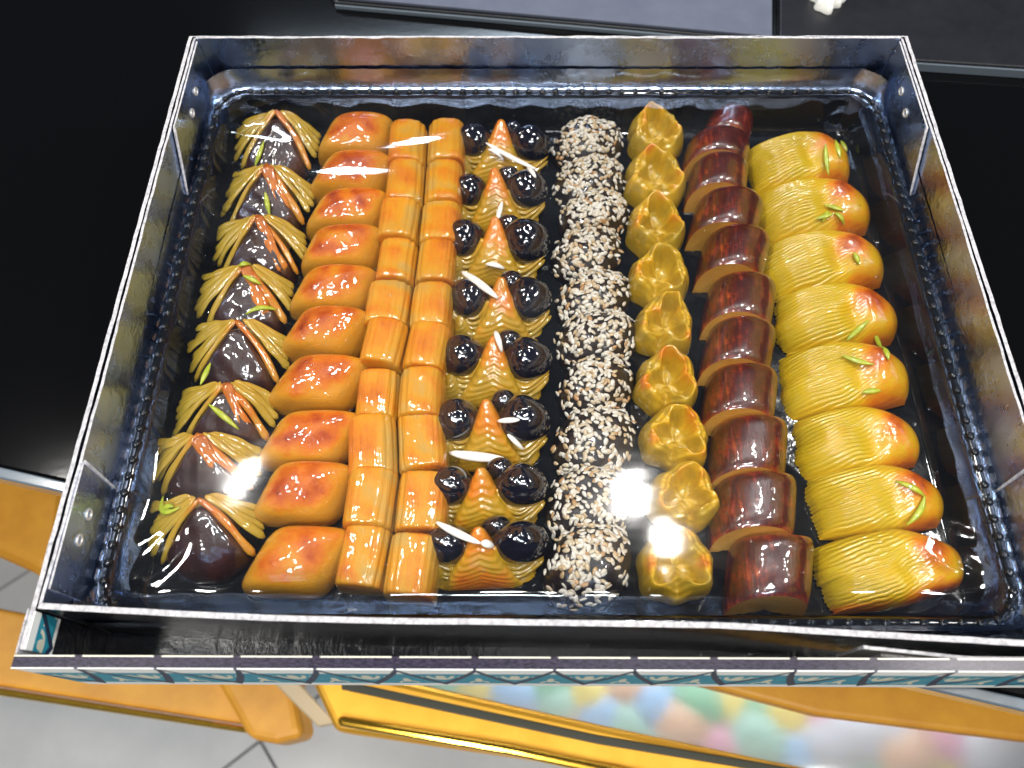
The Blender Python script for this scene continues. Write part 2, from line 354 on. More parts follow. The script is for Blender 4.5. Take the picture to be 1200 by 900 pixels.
# panels lying on the counter behind the box
def poly_at(px, z): return [tuple(at(u, v, z)[:2]) for u, v in px]
z = CZ + .008
sp_ = empty('grey_panel', (0, 0, CZ)); tag(sp_, 'flat blue grey panel lying on the counter behind the box', 'panel')
prism('plate', poly_at([(905, 42), (905, -150), (330, -150), (395, -4)], z), .0055, .008, M['steel'], sp_, .0005)
prism('base_plate', poly_at([(903, 47), (903, -150), (322, -150), (392, 2)], CZ + .005), .0002, .005, M['dark_slab'], sp_, .0005)
prism('edge_strip', poly_at([(905, 50.5), (905, 48.5), (392, 3.5), (392, 5)], CZ + .004), .0005, .003, M['glass_edge'], sp_)
ds = empty('dark_panel', (0, 0, CZ)); tag(ds, 'dark grey slab with a glassy edge on the counter behind the box', 'panel')
prism('plate', poly_at([(914, 60), (1260, 82), (1260, -150), (914, -150)], CZ + .008), .0004, .008, M['dark_slab'], ds, .0008)
prism('edge_strip', poly_at([(914, 64), (1260, 87), (1260, 83), (914, 61)], CZ + .006), .0004, .006, M['glass_edge'], ds)
# crumpled tissue
tp = at(972, 3, CZ + .012); nz = noise2(5, 9, .05, .3)
polar('crumpled_tissue', lambda th: 11 + 2.2 * np.sin(3 * th + 1) + 1.2 * np.sin(7 * th), lambda s, x, y, th: 9 * (1 - s ** 3) ** .6 * (1 + .35 * nz(x, y)),
      lambda s, x, y, z: z * 0, M['tissue'], None, loc=(tp[0], tp[1] + .006, CZ + .0082))
ti = bpy.data.objects['crumpled_tissue']; tag(ti, 'small crumpled white tissue on the dark slab behind the box', 'tissue')

# ------------------------------------------------------------------ gold display case below the counter
gc = empty('gold_display_case', (0, 0, -.40)); tag(gc, 'gold framed display case with a glass top, below the counter', 'display case')
def case_part(name, px, ztop, th, mat, bevel=.004):
    return prism(name, poly_at(px, ztop), ztop - th + .40, ztop + .40, mat, gc, bevel)
case_part('front_rail', [(352, 770), (700, 848), (960, 903), (1300, 985), (1300, 1060), (720, 905), (392, 857)], -.34, .05, M['gold'], .006)
case_part('rail_highlight', [(395, 838), (600, 872), (900, 935), (900, 950), (600, 886), (395, 851)], -.331, .012, M['gold_bright'], .005)  # brighter gold strip standing in for the highlight along the rail
case_part('seal', [(400, 808), (700, 872), (960, 915), (1300, 990), (1300, 983), (960, 905), (700, 861), (400, 797)], -.3385, .01, M['dark_line'], .001)
case_part('side_panel', [(700, 770), (1300, 740), (1300, 880), (960, 838)], -.30, .02, M['amber'], .004)
case_part('corner_post', [(236, 770), (338, 770), (356, 864), (322, 872), (290, 866)], -.42, .05, M['amber'], .008)
case_part('corner_strip', [(290, 770), (322, 770), (393, 848), (372, 852)], -.41, .01, M['beige'], .002)
case_part('lower_rail', [(-120, 690), (300, 770), (300, 852), (-120, 786)], -.44, .04, M['amber'], .004)
case_part('lower_rail_bead', [(-120, 787), (300, 853), (300, 861), (-120, 797)], -.435, .015, M['gold_bright'], .004)
case_part('left_panel', [(-120, 500), (80, 530), (60, 690), (32, 668), (-120, 600)], -.36, .03, M['amber'], .02)
mg, ntg, bgm = new_mat('case glass'); ntg.nodes.remove(bgm)
tr = N(ntg, 'ShaderNodeBsdfRefraction'); tr.inputs['IOR'].default_value = 1.12; tr.inputs['Roughness'].default_value = .6; tr.inputs['Color'].default_value = (.93, .95, .97, 1)
gl = N(ntg, 'ShaderNodeBsdfGlossy'); gl.inputs['Roughness'].default_value = .08
df = N(ntg, 'ShaderNodeBsdfDiffuse'); df.inputs['Color'].default_value = (.62, .64, .66, 1)
m1 = N(ntg, 'ShaderNodeMixShader'); m1.inputs[0].default_value = .34; L(ntg, tr.outputs[0], m1.inputs[1]); L(ntg, df.outputs[0], m1.inputs[2])
m2 = N(ntg, 'ShaderNodeMixShader'); m2.inputs[0].default_value = .06; L(ntg, m1.outputs[0], m2.inputs[1]); L(ntg, gl.outputs[0], m2.inputs[2])
L(ntg, m2.outputs[0], ntg.nodes['Material Output'].inputs['Surface']); M['case_glass'] = mg
case_part('glass_top', [(400, 770), (1300, 740), (1300, 990), (960, 912), (700, 868), (400, 804)], -.345, .004, M['case_glass'], 0)
case_part('shelf', [(380, 740), (1300, 720), (1300, 1030), (960, 940), (400, 820)], -.46, .01, simple('pale shelf', (.50, .52, .55), .4), .002)
cl_ = at(820, 760, -.352); lamp('added_case_fill', (cl_[0], cl_[1] + .02, -.352), (cl_[0] - .01, cl_[1] - .05, -.46), .5, .9, (.95, .97, 1), .03)  # added unseen lamp under the glass, brightens the sweets
cand = [('pale blue', (.25, .50, .80)), ('yellow', (.80, .62, .05)), ('green', (.08, .42, .20)), ('mint green', (.28, .58, .45)), ('pink', (.66, .22, .36)), ('silver', (.55, .58, .64)), ('peach', (.75, .42, .22))]
cm = {n: simple(n + ' sweet wrapper', c, .3, coat=.5, bump=.5, bscale=60) for n, c in cand}
spots = [(765, 822, 'pale blue', 24), (690, 812, 'yellow', 22), (850, 818, 'yellow', 24), (800, 850, 'peach', 26), (820, 822, 'green', 26), (884, 824, 'green', 22), (922, 832, 'yellow', 26), (950, 838, 'pink', 24),
         (700, 838, 'pale blue', 22), (650, 824, 'mint green', 22), (600, 812, 'pale blue', 24), (560, 808, 'yellow', 22), (735, 852, 'mint green', 22), (610, 838, 'pink', 20), (660, 846, 'peach', 20), (890, 872, 'mint green', 28),
         (930, 890, 'pale blue', 26), (845, 880, 'pink', 24), (520, 812, 'green', 20), (1000, 862, 'silver', 30), (1040, 850, 'silver', 28), (970, 880, 'silver', 28), (1060, 890, 'peach', 30), (1110, 870, 'pink', 26), (1160, 880, 'silver', 32),
         (1100, 905, 'yellow', 24), (1010, 905, 'mint green', 26), (1190, 910, 'pale blue', 28), (780, 880, 'mint green', 22), (640, 800, 'green', 22), (740, 795, 'peach', 24)]
for i, (u, v, n, r) in enumerate(spots):
    zc = -.448 + .0004 * r; p = at(u, v, zc); r_ = r * .0021 / 2; k = np.random.default_rng(i)
    a = np.linspace(0, math.pi, 14)[:, None]; b_ = np.linspace(0, 2 * math.pi, 22, endpoint=False)[None]
    wob = 1 + .05 * np.sin(3 * b_ + i) * np.sin(a)
    V = np.stack([1.15 * np.sin(a) * np.cos(b_) * wob, np.sin(a) * np.sin(b_) * wob, .62 * np.cos(a) + 0 * b_], -1).reshape(-1, 3) * r_
    o = mesh_obj('wrapped_sweet', V, grid_faces(14, 22, True), cm[n], loc=(p[0], p[1], -.4595 + .62 * r_), rz=k.uniform(0, 3))
    tag(o, n + ' wrapped sweet under the glass of the gold display case', 'sweet', n + ' sweets in the display case')

# ------------------------------------------------------------------ the box
BX, BY0, BY1, BH = .2, -.1662, .1662, .060
box = empty('pastry_box', (0, 0, -BH)); tag(box, 'open cardboard box with dark mirror lining, white cut edges and teal printed border', 'box')
def wall(name, path, th, z0, z1, side_mats, parent, inward, edge_noise=.00018, seg=60, out_mat=None):
    """slab standing on a path; th is laid to the inward side; raw white edge on top"""
    P = np.array(path, float); t = np.linspace(0, 1, seg)
    d = np.r_[0, np.cumsum(np.linalg.norm(np.diff(P, axis=0), axis=1))]; d /= d[-1]
    X = np.stack([np.interp(t, d, P[:, 0]), np.interp(t, d, P[:, 1])], 1)
    k = np.ones(5) / 5
    if len(P) > 2:
        for c in (0, 1):
            pad = np.r_[[2 * X[0, c] - X[i, c] for i in (2, 1)], X[:, c], [2 * X[-1, c] - X[-1 - i, c] for i in (1, 2)]]; X[:, c] = np.convolve(pad, k, 'valid')
    nrm = np.array(inward, float)
    o_ = X; i_ = X + nrm * th
    jz = rng.normal(0, edge_noise, seg)
    rows = [np.c_[o_, np.full(seg, z0)], np.c_[o_, z1 + jz], np.c_[i_, z1 + jz + rng.normal(0, edge_noise / 2, seg)], np.c_[i_, np.full(seg, z0)]]
    V = np.concatenate(rows); V[:, 2] += BH; F = []; idx = []
    for r in range(4):
        for j in range(seg - 1):
            a, b2 = r * seg + j, ((r + 1) % 4) * seg + j
            F.append((a, a + 1, b2 + 1, b2)); idx.append({0: 0, 1: 1, 2: 2, 3: 0}[r])
    F.append((0, seg, 2 * seg, 3 * seg)); idx.append(1); F.append((seg - 1, 4 * seg - 1, 3 * seg - 1, 2 * seg - 1)); idx.append(1)
    return mesh_obj(name, V, F, None, parent, smooth=False, mats=[out_mat or M['black_card'], M['card'], side_mats], midx=idx)
T = .0018
wall('outer_wall', [(-BX, BY0 + .006), (-BX, BY1)], T, -BH, 0, M['black_card'], box, (1, 0))
wall('outer_wall', [(BX, BY0 + .006), (BX, BY1)], T, -BH, 0, M['black_card'], box, (-1, 0))
wall('outer_wall', [(-BX + T, BY1), (BX - T, BY1)], .0008, -BH, 0, M['black_card'], box, (0, -1))
# inner shell
IX = BX - T - .0007; IW = .0012
g = lambda y: .0004 * math.sin(y * 30)
IF_ = [at(u, v, 0)[:2] for u, v in ((46, 713), (120, 718), (300, 727), (450, 731), (600, 732.5), (850, 736), (1020, 747), (1200, 757), (1302, 763))]
IF_[0][0] = -IX + .0002; IF_[-1][0] = IX - .0002
yl, yr = IF_[0][1], IF_[-1][1]
wall('inner_wall', [(-IX, yl), (-IX + .0006, -.05), (-IX - .0002, .05), (-IX, BY1 - .001)], IW, -.058, -.0004, M['lining'], box, (1, 0))
wall('inner_wall', [(IX, yr), (IX - .0006, -.05), (IX + .0002, .05), (IX, BY1 - .001)], IW, -.058, -.0004, M['lining'], box, (-1, 0))
wall('inner_wall', [(-IX + IW + .0002, BY1 - .0011), (-.05, BY1 - .0006), (.05, BY1 - .0013), (IX - IW - .0002, BY1 - .0011)], IW, -.058, .0004, M['lining'], box, (0, -1))
wall('inner_wall', IF_, .0022, -.058, -.0002, M['lining'], box, (0, 1), edge_noise=.00025)
pb = prism('base', [(-BX + T + .0002, BY0 + .006), (BX - T - .0002, BY0 + .006), (BX - T - .0002, BY1 - .001), (-BX + T + .0002, BY1 - .001)], .0003, .0018, M['black_card'], box)
# printed front wall: thick folded rim and teal face
fw = prism('front_wall', [(-BX - .0012, BY0 - .0002), (BX + .001, BY0 - .0002), (BX + .001, BY0 + .0042), (-BX - .0012, BY0 + .0042)], 0, BH - .0004, M['black_card'], box)
def sheet(name, V, mat, parent, th_vec):
    V = np.array(V, float); W = V + np.array(th_vec); F = [(0, 1, 2, 3), (7, 6, 5, 4)] + [(i, 4 + i, 4 + (i + 1) % 4, (i + 1) % 4) for i in range(4)]
    return mesh_obj(name, np.r_[V, W], F, mat, parent, smooth=False)
rim = sheet('printed_rim', [(-BX - .0012, BY0 - .0002, 0), (BX + .001, BY0 - .0002, 0), (BX + .001, BY0 + .0040, 0), (-BX - .0012, BY0 + .0040, 0)], M['rim'], fw, (0, 0, -.0003)); rim.location = (0, 0, BH)
face = sheet('printed_face', [(-BX - .0012, BY0 - .0006, -.0586), (BX + .001, BY0 - .0006, -.0586), (BX + .001, BY0 - .0006, .0001), (-BX - .0012, BY0 - .0006, .0001)], M['teal'], fw, (0, .0003, 0)); face.location = (0, 0, BH)
tag(face, 'teal zigzag border print with white bands')
sf = sheet('printed_fold', [(-BX + T + .0004, yl - .001, -.018), (-BX + T + .0004, BY0 + .006, -.018), (-BX + T + .0004, BY0 + .006, 0), (-BX + T + .0004, yl - .001, 0)], M['teal_side'], box, (-.0003, 0, 0)); sf.location = (0, 0, BH)
wall('fold_edge', [(-BX - .001, BY0 + .0045), (-BX - .001, yl)], .0008, -.03, .0003, M['card'], box, (1, 0), out_mat=M['card'])
# worn board strip behind the right end of the front wall
tf0 = np.array([IF_[6], IF_[7], IF_[8]])
wall('board_strip', [(.112, yr + .0010), (.15, yr - .0028), (.197, yr - .0030)], .0012, -.03, -.0035, M['card_grey'], box, (0, 1), out_mat=M['card_grey'])
wall('board_strip', [(.120, yr - .0012), (.16, yr - .0048), (.197, yr - .0052)], .0010, -.03, -.0075, M['card_grey'], box, (0, 1), out_mat=M['card_grey'])
# corner tabs glued to the side walls with raw cut edges and two rivets each
def tab(sx, ya, yb, ybase):
    """plate on a side wall between the corner ya and the slanted cut from yb (top) to ybase (bottom)"""
    x = sx * (IX - IW - .0003); n = -sx * .0009
    z0, z1 = BH - .0300, BH - .0010
    pr = [(ya, z0), (ybase, z0), (yb, z1), (ya, z1)]
    V = [(x, p[0], p[1]) for p in pr] + [(x + n, p[0], p[1]) for p in pr]
    F = [(0, 1, 2, 3), (7, 6, 5, 4)] + [(i, 4 + i, 4 + (i + 1) % 4, (i + 1) % 4) for i in range(4)]
    o = mesh_obj('corner_tab', V, F, None, box, smooth=False, mats=[M['lining'], M['card']], midx=[0, 0, 1, 1, 1, 1])
    # the cut edge, a little frayed and wider than the plate
    P = bez((x + n * 1.0, yb, z1), (x + n * 1.2, (yb + ybase) / 2, (z0 + z1) / 2), (x + n * 1.0, ybase, z0 + .001), 14)
    V, F = sweep(P, np.linspace(.0009, .0005, 14), .0006, 8, up=(1, 0, 0)); mesh_obj('cut_edge', V, F, M['card'], o)
    s = 1 if yb > ya else -1
    for q in (0, 1):
        c = np.array([x + n * 1.3, ya + (yb - ya) * (.42 + .22 * q), BH - .0115 - .002 * q])
        a = np.linspace(0, 2 * math.pi, 18); P = np.stack([np.full(18, c[0]), c[1] + .0022 * np.cos(a), c[2] + .0018 * np.sin(a)], 1)
        V, F = sweep(P, .0005, .0005, 8, up=(1, 0, 0)); mesh_obj('rivet', V, F, M['tab_rivet'], o)
M['tab_rivet'] = simple('pale metal ring', (.62, .56, .48), .3, metal=.6)
for sx in (-1, 1):
    tab(sx, BY1 - .003, at(195 if sx < 0 else 1090, 148, 0)[1], at(195 if sx < 0 else 1090, 148, 0)[1] - .020)
    tab(sx, -.138, at(68, 540, 0)[1], at(68, 540, 0)[1] - .002)
# row of tiny added bumps inside the front wall, standing for the reflected tray beads
def bump_row(name, pts, r, mat, parent, squash=1):
    V, F = [], []
    a = np.linspace(0, math.pi, 6)[:, None]; b_ = np.linspace(0, 2 * math.pi, 9, endpoint=False)[None]
    S = np.stack([np.sin(a) * np.cos(b_), np.sin(a) * np.sin(b_), np.cos(a) * squash + 0 * b_], -1).reshape(-1, 3)
    for i, p in enumerate(pts):
        F += grid_faces(6, 9, True, off=i * 54); V.append(S * r + np.array(p))
    return mesh_obj(name, np.concatenate(V), F, mat, parent)
o = bump_row('bead_reflections', [(x, BY0 + .0046 , BH - .013) for x in np.arange(-.17, .19, .0042) if rng.random() > .35], .0009, M['black_card'], box); o['kind'] = 'stuff'

# ------------------------------------------------------------------ black tray
FZ = -.0555                                               # tray floor
FL = -.0305                                               # flange
tray = empty('plastic_tray', (0, 0, FZ)); tag(tray, 'shiny black plastic tray with a beaded rim holding the pastries', 'tray')
TX0, TX1, TY0, TY1 = -.1955, .1955, -.1460, .1625
RX0, RX1, RY0, RY1 = -.1890, .1890, -.1425, .1545         # recess edge
RCc = .014
def rrect(x0, x1, y0, y1, r, n=10, per=40):
    pts = []
    for (cx, cy, a0) in ((x1 - r, y1 - r, 0), (x0 + r, y1 - r, 90), (x0 + r, y0 + r, 180), (x1 - r, y0 + r, 270)):
        for k in range(n + 1):
            a = math.radians(a0 + 90 * k / n); pts.append((cx + r * math.cos(a), cy + r * math.sin(a)))
    out = []
    for i in range(len(pts)):
        p, q = np.array(pts[i]), np.array(pts[(i + 1) % len(pts)]); dd = np.linalg.norm(q - p); m_ = max(1, int(dd / .004))
        if dd < .01: m_ = 1
        for k in range(m_): out.append(p + (q - p) * k / m_)
    return np.array(out)
base = rrect(RX0, RX1, RY0, RY1, RCc)
cen = np.array([(RX0 + RX1) / 2, (RY0 + RY1) / 2])
def offs(d): return rrect_off(d)
def rrect_off(d):
    # same point count: push outwards along the local normal
    t = np.roll(base, -1, 0) - np.roll(base, 1, 0); t /= np.linalg.norm(t, axis=1)[:, None] + 1e-9
    return base + np.stack([t[:, 1], -t[:, 0]], 1) * d
def clampr(P): return np.stack([np.clip(P[:, 0], TX0, TX1), np.clip(P[:, 1], TY0, TY1)], 1)
rings = [(clampr(rrect_off(.0045)), FL - .003), (clampr(rrect_off(.0044)), FL - .0003), (rrect_off(.0035), FL), (rrect_off(.0008), FL), (base, FL - .0008),
         (rrect_off(-.0012), FL - .004), (rrect_off(-.0030), FZ + .004), (rrect_off(-.0046), FZ + .0008), (rrect_off(-.0065), FZ)]
n = len(base)
V = np.concatenate([np.c_[p, np.full(n, z_)] for p, z_ in rings]); F = grid_faces(len(rings), n, True); F = [f[::-1] for f in F]
F.append(tuple((len(rings) - 1) * n + j for j in range(n)))
V[:, 2] -= FZ
mesh_obj('tray_shell', V, F, M['tray'], tray)
bp_ = []
B = rrect_off(.0024); d = np.r_[0, np.cumsum(np.linalg.norm(np.diff(np.r_[B, B[:1]], axis=0), axis=1))]
for s_ in np.arange(0, d[-1], .0078):
    bp_.append((np.interp(s_, d, np.r_[B, B[:1]][:, 0]), np.interp(s_, d, np.r_[B, B[:1]][:, 1]), FL - FZ))
o = bump_row('bead_rim', bp_, .0021, M['tray'], tray, .8); o['kind'] = 'stuff'

# metallised lining that curves up from the tray rim to the walls
def clampb(P, g): return np.stack([np.clip(P[:, 0], -IX + IW + g, IX - IW - g), np.clip(P[:, 1], -.1475, BY1 - .0032 - g)], 1)
cr = [(clampb(rrect_off(.0040), .0003), FL - .0020), (clampb(rrect_off(.0052), .0003), FL - .0014), (clampb(rrect_off(.0066), .0003), FL + .0006), (clampb(rrect_off(.0078), .0003), FL + .0036), (clampb(rrect_off(.0088), .0003), FL + .0078), (clampb(rrect_off(.0094), .0003), FL + .0110)]
V = np.concatenate([np.c_[p, np.full(n, z_)] for p, z_ in cr]); V[:, 2] += BH + .00022 * np.sin(np.arange(len(V)) * 2.1)
cv = mesh_obj('lining_cove', V, grid_faces(len(cr), n, True), M['cove'], box, recalc=False)
# ------------------------------------------------------------------ pastries
ORD = ['', 'the one touching', 'second from', 'third from', 'fourth from', 'fifth from', 'sixth from', 'seventh from', 'eighth from', 'ninth from', 'tenth from', 'eleventh from']
PZ = -.0385
def place(pxs, zref=PZ):
    return [at(u, v, zref) for u, v in pxs]
def pitch_list(W):
    n = len(W); out = []
    for i in range(n):
        a = W[max(0, i - 1)]; b = W[min(n - 1, i + 1)]; out.append(np.linalg.norm(a[:2] - b[:2]) / (min(n - 1, i + 1) - max(0, i - 1)))
    return out
def root(name, i, n, p, rz, desc, cat, group):
    o = empty(name, (p[0], p[1], FZ + .0003), rz); o.rotation_euler = (random.uniform(-.045, .045), random.uniform(-.045, .045), rz); v_ = random.uniform(.955, 1.045); o.scale = (v_, random.uniform(.98, 1.02), random.uniform(.95, 1.01))
    k = n - i
    tag(o, f'{desc}, nearest to the teal printed wall' if k == 1 else f'{desc}, {ORD[k]} the teal printed wall', cat, group)
    return o
FLOORED = .0

# --- date filled wedges
def wedge(i, n, p, pitch, rz, seed):
    r = np.random.default_rng(seed); k = pitch / 32.0
    k = np.clip(k, .8, 1.15)
    o = root('date_wedge', i, n, p, rz, 'dark date wedge with fanned dough layers', 'pastry', 'date wedges')
    H = 24.5 + r.uniform(-1, .6)
    A = np.array([r.uniform(-1.5, 1.5), 11.0 * k, H]); Lf = np.array([-21., -13.5 * k, 5]); Rf = np.array([20., -12.5 * k, 6])
    poly = np.array([A[:2] + (3.5, .5), A[:2] + (-3.5, .5), Lf[:2] + (-.5, 0), (-7, -23 * k), (7, -23 * k), Rf[:2]])
    cx, cy = 0, -6 * k
    def outl(th):
        thf = th.ravel(); R = np.full(thf.shape, 1e9)
        for q in range(len(poly)):
            a, b = poly[q] - (cx, cy), poly[(q + 1) % len(poly)] - (cx, cy); e = b - a
            dx, dy = np.cos(thf), np.sin(thf); den = dx * e[1] - dy * e[0]
            t = (a[0] * e[1] - a[1] * e[0]) / np.where(np.abs(den) < 1e-9, 1e-9, den); s = (a[0] * dy - a[1] * dx) / np.where(np.abs(den) < 1e-9, 1e-9, den)
            ok = (t > 0) & (s >= -1e-6) & (s <= 1 + 1e-6); R = np.where(ok & (t < R), t, R)
        kk = np.ones(5) / 5; R = np.convolve(np.r_[R[-2:], R, R[:2]], kk, 'valid')
        return R.reshape(th.shape)
    nz = noise2(seed + 1, 8, .03, .14)
    def hf(s, x, y, th):
        t = np.clip((A[1] - y) / (A[1] + 23 * k), 0, 1)
        z = H + .6 - (H - 7) * t ** 1.35 - .20 * np.abs(x - A[0]) * t
        z = z * (1 - s ** 7) ** .5 + 1.1 * nz(x, y) * (1 - s ** 4)
        return np.maximum(z, 0)
    polar('filling', outl, hf, lambda s, x, y, z: .35 + .5 * nz(y, x), M['cocoa'], o, 30, 80, (cx, cy))
    # dough core behind
    nzc = noise2(seed + 3)
    polar('dough_core', superell(15, 9 * k, 2.4), lambda s, x, y, th: (H - 8) * (1 - s ** 2.4) ** .6 * (1 - .012 * np.abs(x)) + .5 * nzc(x, y), lambda s, x, y, z: .15 + 0 * z, M['wedge'], o, 16, 40, (-3, 8 * k))
    def leaf(a, m, b, w0, w1, t0, t1, name='dough_leaf', tt=(.85, .1)):
        P = bez(a, m, b, 16); u = np.linspace(0, 1, 16)
        P[:, 2] += .5 * np.sin(u * 9 + r.uniform(0, 6)) * u; P[:, 1] += .5 * np.sin(u * 7 + r.uniform(0, 6))
        W = (w0 + (w1 - w0) * u) * r.uniform(.8, 1.2) * (1 + .12 * np.sin(u * r.uniform(8, 16) + r.uniform(0, 6))); T = t0 + (t1 - t0) * u; cap = np.minimum(1, np.minimum(u, 1 - u) * 14 + .45); W = W * cap; T = T * cap
        V, F = sweep(P, W, T, 12)
        aa = np.tile(np.linspace(0, 2 * math.pi, 12, endpoint=False), 16); V = V.copy(); V[:, 2] += np.where(np.arange(len(V)) % 12 % 2 == 0, .18, -.18) * np.repeat(sst(.05, .5, u), 12)
        tv = np.repeat(tt[0] + (tt[1] - tt[0]) * u ** .7, 12) + r.normal(0, .04, len(V))
        mesh_obj(name, V * .001, F, M['wedge'], o, {'toast': tv})
    leaf(A + (0, .2, .2), (A + Lf) / 2 + (-3.0, .8, 3.4), Lf + (-.5, .5, 0), 1.2, 1.5, 1.0, 1.0, 'dough_rim', (.65, .15))
    leaf(A + (-.6, .4, .3), (A + Rf) / 2 + (2.8, 1.0, 3.6), Rf + (.5, .5, 0), 1.7, 1.9, 1.1, 1.1, 'dough_rim', (.85, .50))
    nl = 8
    for q in range(nl):
        f = q + 1
        f = f * .62; st = A + np.array([-1.5 - 1.2 * f, .5 + .6 * f, -1.3 * f])
        en = np.array([-24.0 - r.uniform(0, 5.0), (-12.5 + 5.3 * f + r.uniform(-.8, .8)) * k, 5.0 + r.uniform(0, 2.5) + .8 * f])
        mid = (st + en) / 2 + np.array([-2.5, -1.5, 3.2 - .3 * f])
        leaf(st, mid, en, 1.3, 1.9, .7, .8, tt=(.42, -.05))
    for q in range(4):
        f = (q + 1) * .55
        st = A + np.array([1.5 + 1.2 * f, .8 + .9 * f, -1.6 * f]); en = np.array([22 + r.uniform(0, 2), (-8 + 7.5 * f) * k, 5 + f])
        leaf(st, (st + en) / 2 + np.array([2, .5, 2.5]), en, 1.3, 1.8, .7, .8, tt=(.4, .05))
    if r.random() < .45:
        leaf(A + (.5, -.6, .9), (A + Rf) / 2 + (-3, -1.5, 4.2), Rf + (-6, -1.5, 3.4), 3.0, 3.4, .9, .9, 'dough_sheet', (.9, .62))
    return o
px1 = [(322, 130), (313, 193), (303, 252), (285, 311), (276, 377), (260, 449), (236, 511), (237, 584)]
W1 = [at(u, v, FZ + .0245) for u, v in px1]; P1 = pitch_list(W1)
for i, p in enumerate(W1):
    k = np.clip(P1[i] * 1000 / 32, .8, 1.15); q = p.copy(); q[1] -= .011 * k
    wedge(i, 8, q, P1[i] * 1000, random.uniform(-.08, .08), 100 + i)

# --- diamond pillows
px2 = [(415, 153), (411, 198), (405, 240), (399, 284), (388, 332), (380, 384), (371, 443), (360, 507), (352, 571), (344, 652)]
W2 = place(px2); P2 = pitch_list(W2)
for i, p in enumerate(W2):
    sd = 200 + i; r = np.random.default_rng(sd); nz = noise2(sd, 7, .02, .09); nz2 = noise2(sd + 50, 6, .03, .1)
    o = root('diamond_pastry', i, 10, p, random.uniform(-.07, .07), 'orange glazed diamond shaped puff', 'pastry', 'orange diamond puffs')
    H = 23 + r.uniform(-1.5, 1.2); b = P2[i] * 1000 * .5 * 1.01; a = 20.5 + r.uniform(-.7, .7); sh = .42 + r.uniform(-.06, .06)
    def post(x, y, z): return x + sh * y, y, z
    def hf(s, x, y, th): return (H * (1 - s ** 8) ** .40 * (1 - .0035 * (x ** 2) * .14 + .006 * y)) * (.92 + .08 * np.cos(np.clip(s * 3, 0, 3))) + .55 * nz(x, y) * (1 - s ** 6)
    body = polar('body', superell(a, b, 5.0), hf, lambda s, x, y, z: .10 + .42 * sst(H * .60, H * .90, z) + (.05 + .28 * r.random()) * sst(.9, .2, s + .35 * nz2(y, x)) + .26 * nz2(x, y) * sst(.6 * H, H * .9, z), M['diamond'], o, 34, 88, post=post)

# --- split rolls
gy = [133, 179, 226, 272, 321, 370, 421, 477, 548, 617, 702]; gx = [498, 496, 492, 487, 482, 477, 467, 462, 463, 455, 447]
E3 = [at(u, v, PZ + .008) for u, v in zip(gx, gy)]
E3[-1] = at(447, 695, PZ)
for i in range(10):
    a, b = E3[i], E3[i + 1]; p = (a + b) / 2; ln = np.linalg.norm(a[:2] - b[:2]) * 1000; rz = math.atan2(a[0] - b[0], -(b[1] - a[1])) * -1
    sd = 300 + i; r = np.random.default_rng(sd)
    o = root('split_roll', i, 10, p, rz + random.uniform(-.03, .03), 'golden split roll with a middle groove', 'pastry', 'golden split rolls')
    for sx in (-1, 1):
        nz = noise2(sd + sx, 7, .02, .1); H = 22.0 + r.uniform(-2.0, 1.6); hw = 11.0 + r.uniform(-.6, .6); dy = r.uniform(-1.6, 1.6); off = sx * (hw + .1); ph = r.uniform(0, 6)
        nu, nv = 56, 30
        u = np.linspace(-1, 1, nu)[:, None]; v = np.linspace(-1, 1, nv)[None, :]
        ang_ = u * math.pi / 2
        ve = np.sign(v) * np.abs(v) ** .7; endk = (1 - np.abs(ve) ** 9) ** .35 * .09 + .91
        # squashed round section
        cx_ = np.sign(np.sin(ang_)) * np.abs(np.sin(ang_)) ** .66 * hw; cz = H * np.cos(ang_).clip(0) ** .42
        inner = sst(-.25, .55, -sx * u)                        # towards the middle groove
        lay = .75 * (np.abs(np.sin(u * 11 + ph + .35 * np.sin(v * 2 + ph))) ** .6 - .7) * inner * sst(.98, .85, np.abs(u)) + .08 * np.sin(u * 31 + ph) * (1 - inner)
        rad = endk + 0 * u
        x = off + (cx_ + lay * np.sin(ang_)) * rad; z = np.maximum(0, (cz + lay * np.cos(ang_) + .4 * nz(cx_ + 0 * v, v * ln / 2)) * rad - .9 * inner * (np.cos(ang_) > .15)); y = ve * ln * .5 + dy + .25 * lay + 0 * u
        V = np.stack([x + 0 * v, y, z], -1).reshape(-1, 3); F = [f[::-1] for f in grid_faces(nu, nv)]
        F.append(tuple(i_ * nv for i_ in range(nu))); F.append(tuple(i_ * nv + nv - 1 for i_ in range(nu))[::-1])
        t = (.40 + .10 * r.random() + .42 * nz(cx_ + 0 * v, v * 14) - .24 * inner + 0 * v) * sst(2, 15, z) + .26 * sst(.86, 1, np.abs(v)) * (1 - inner)
        mesh_obj('roll_half', V * .001, F, M['roll'], o, {'toast': t})

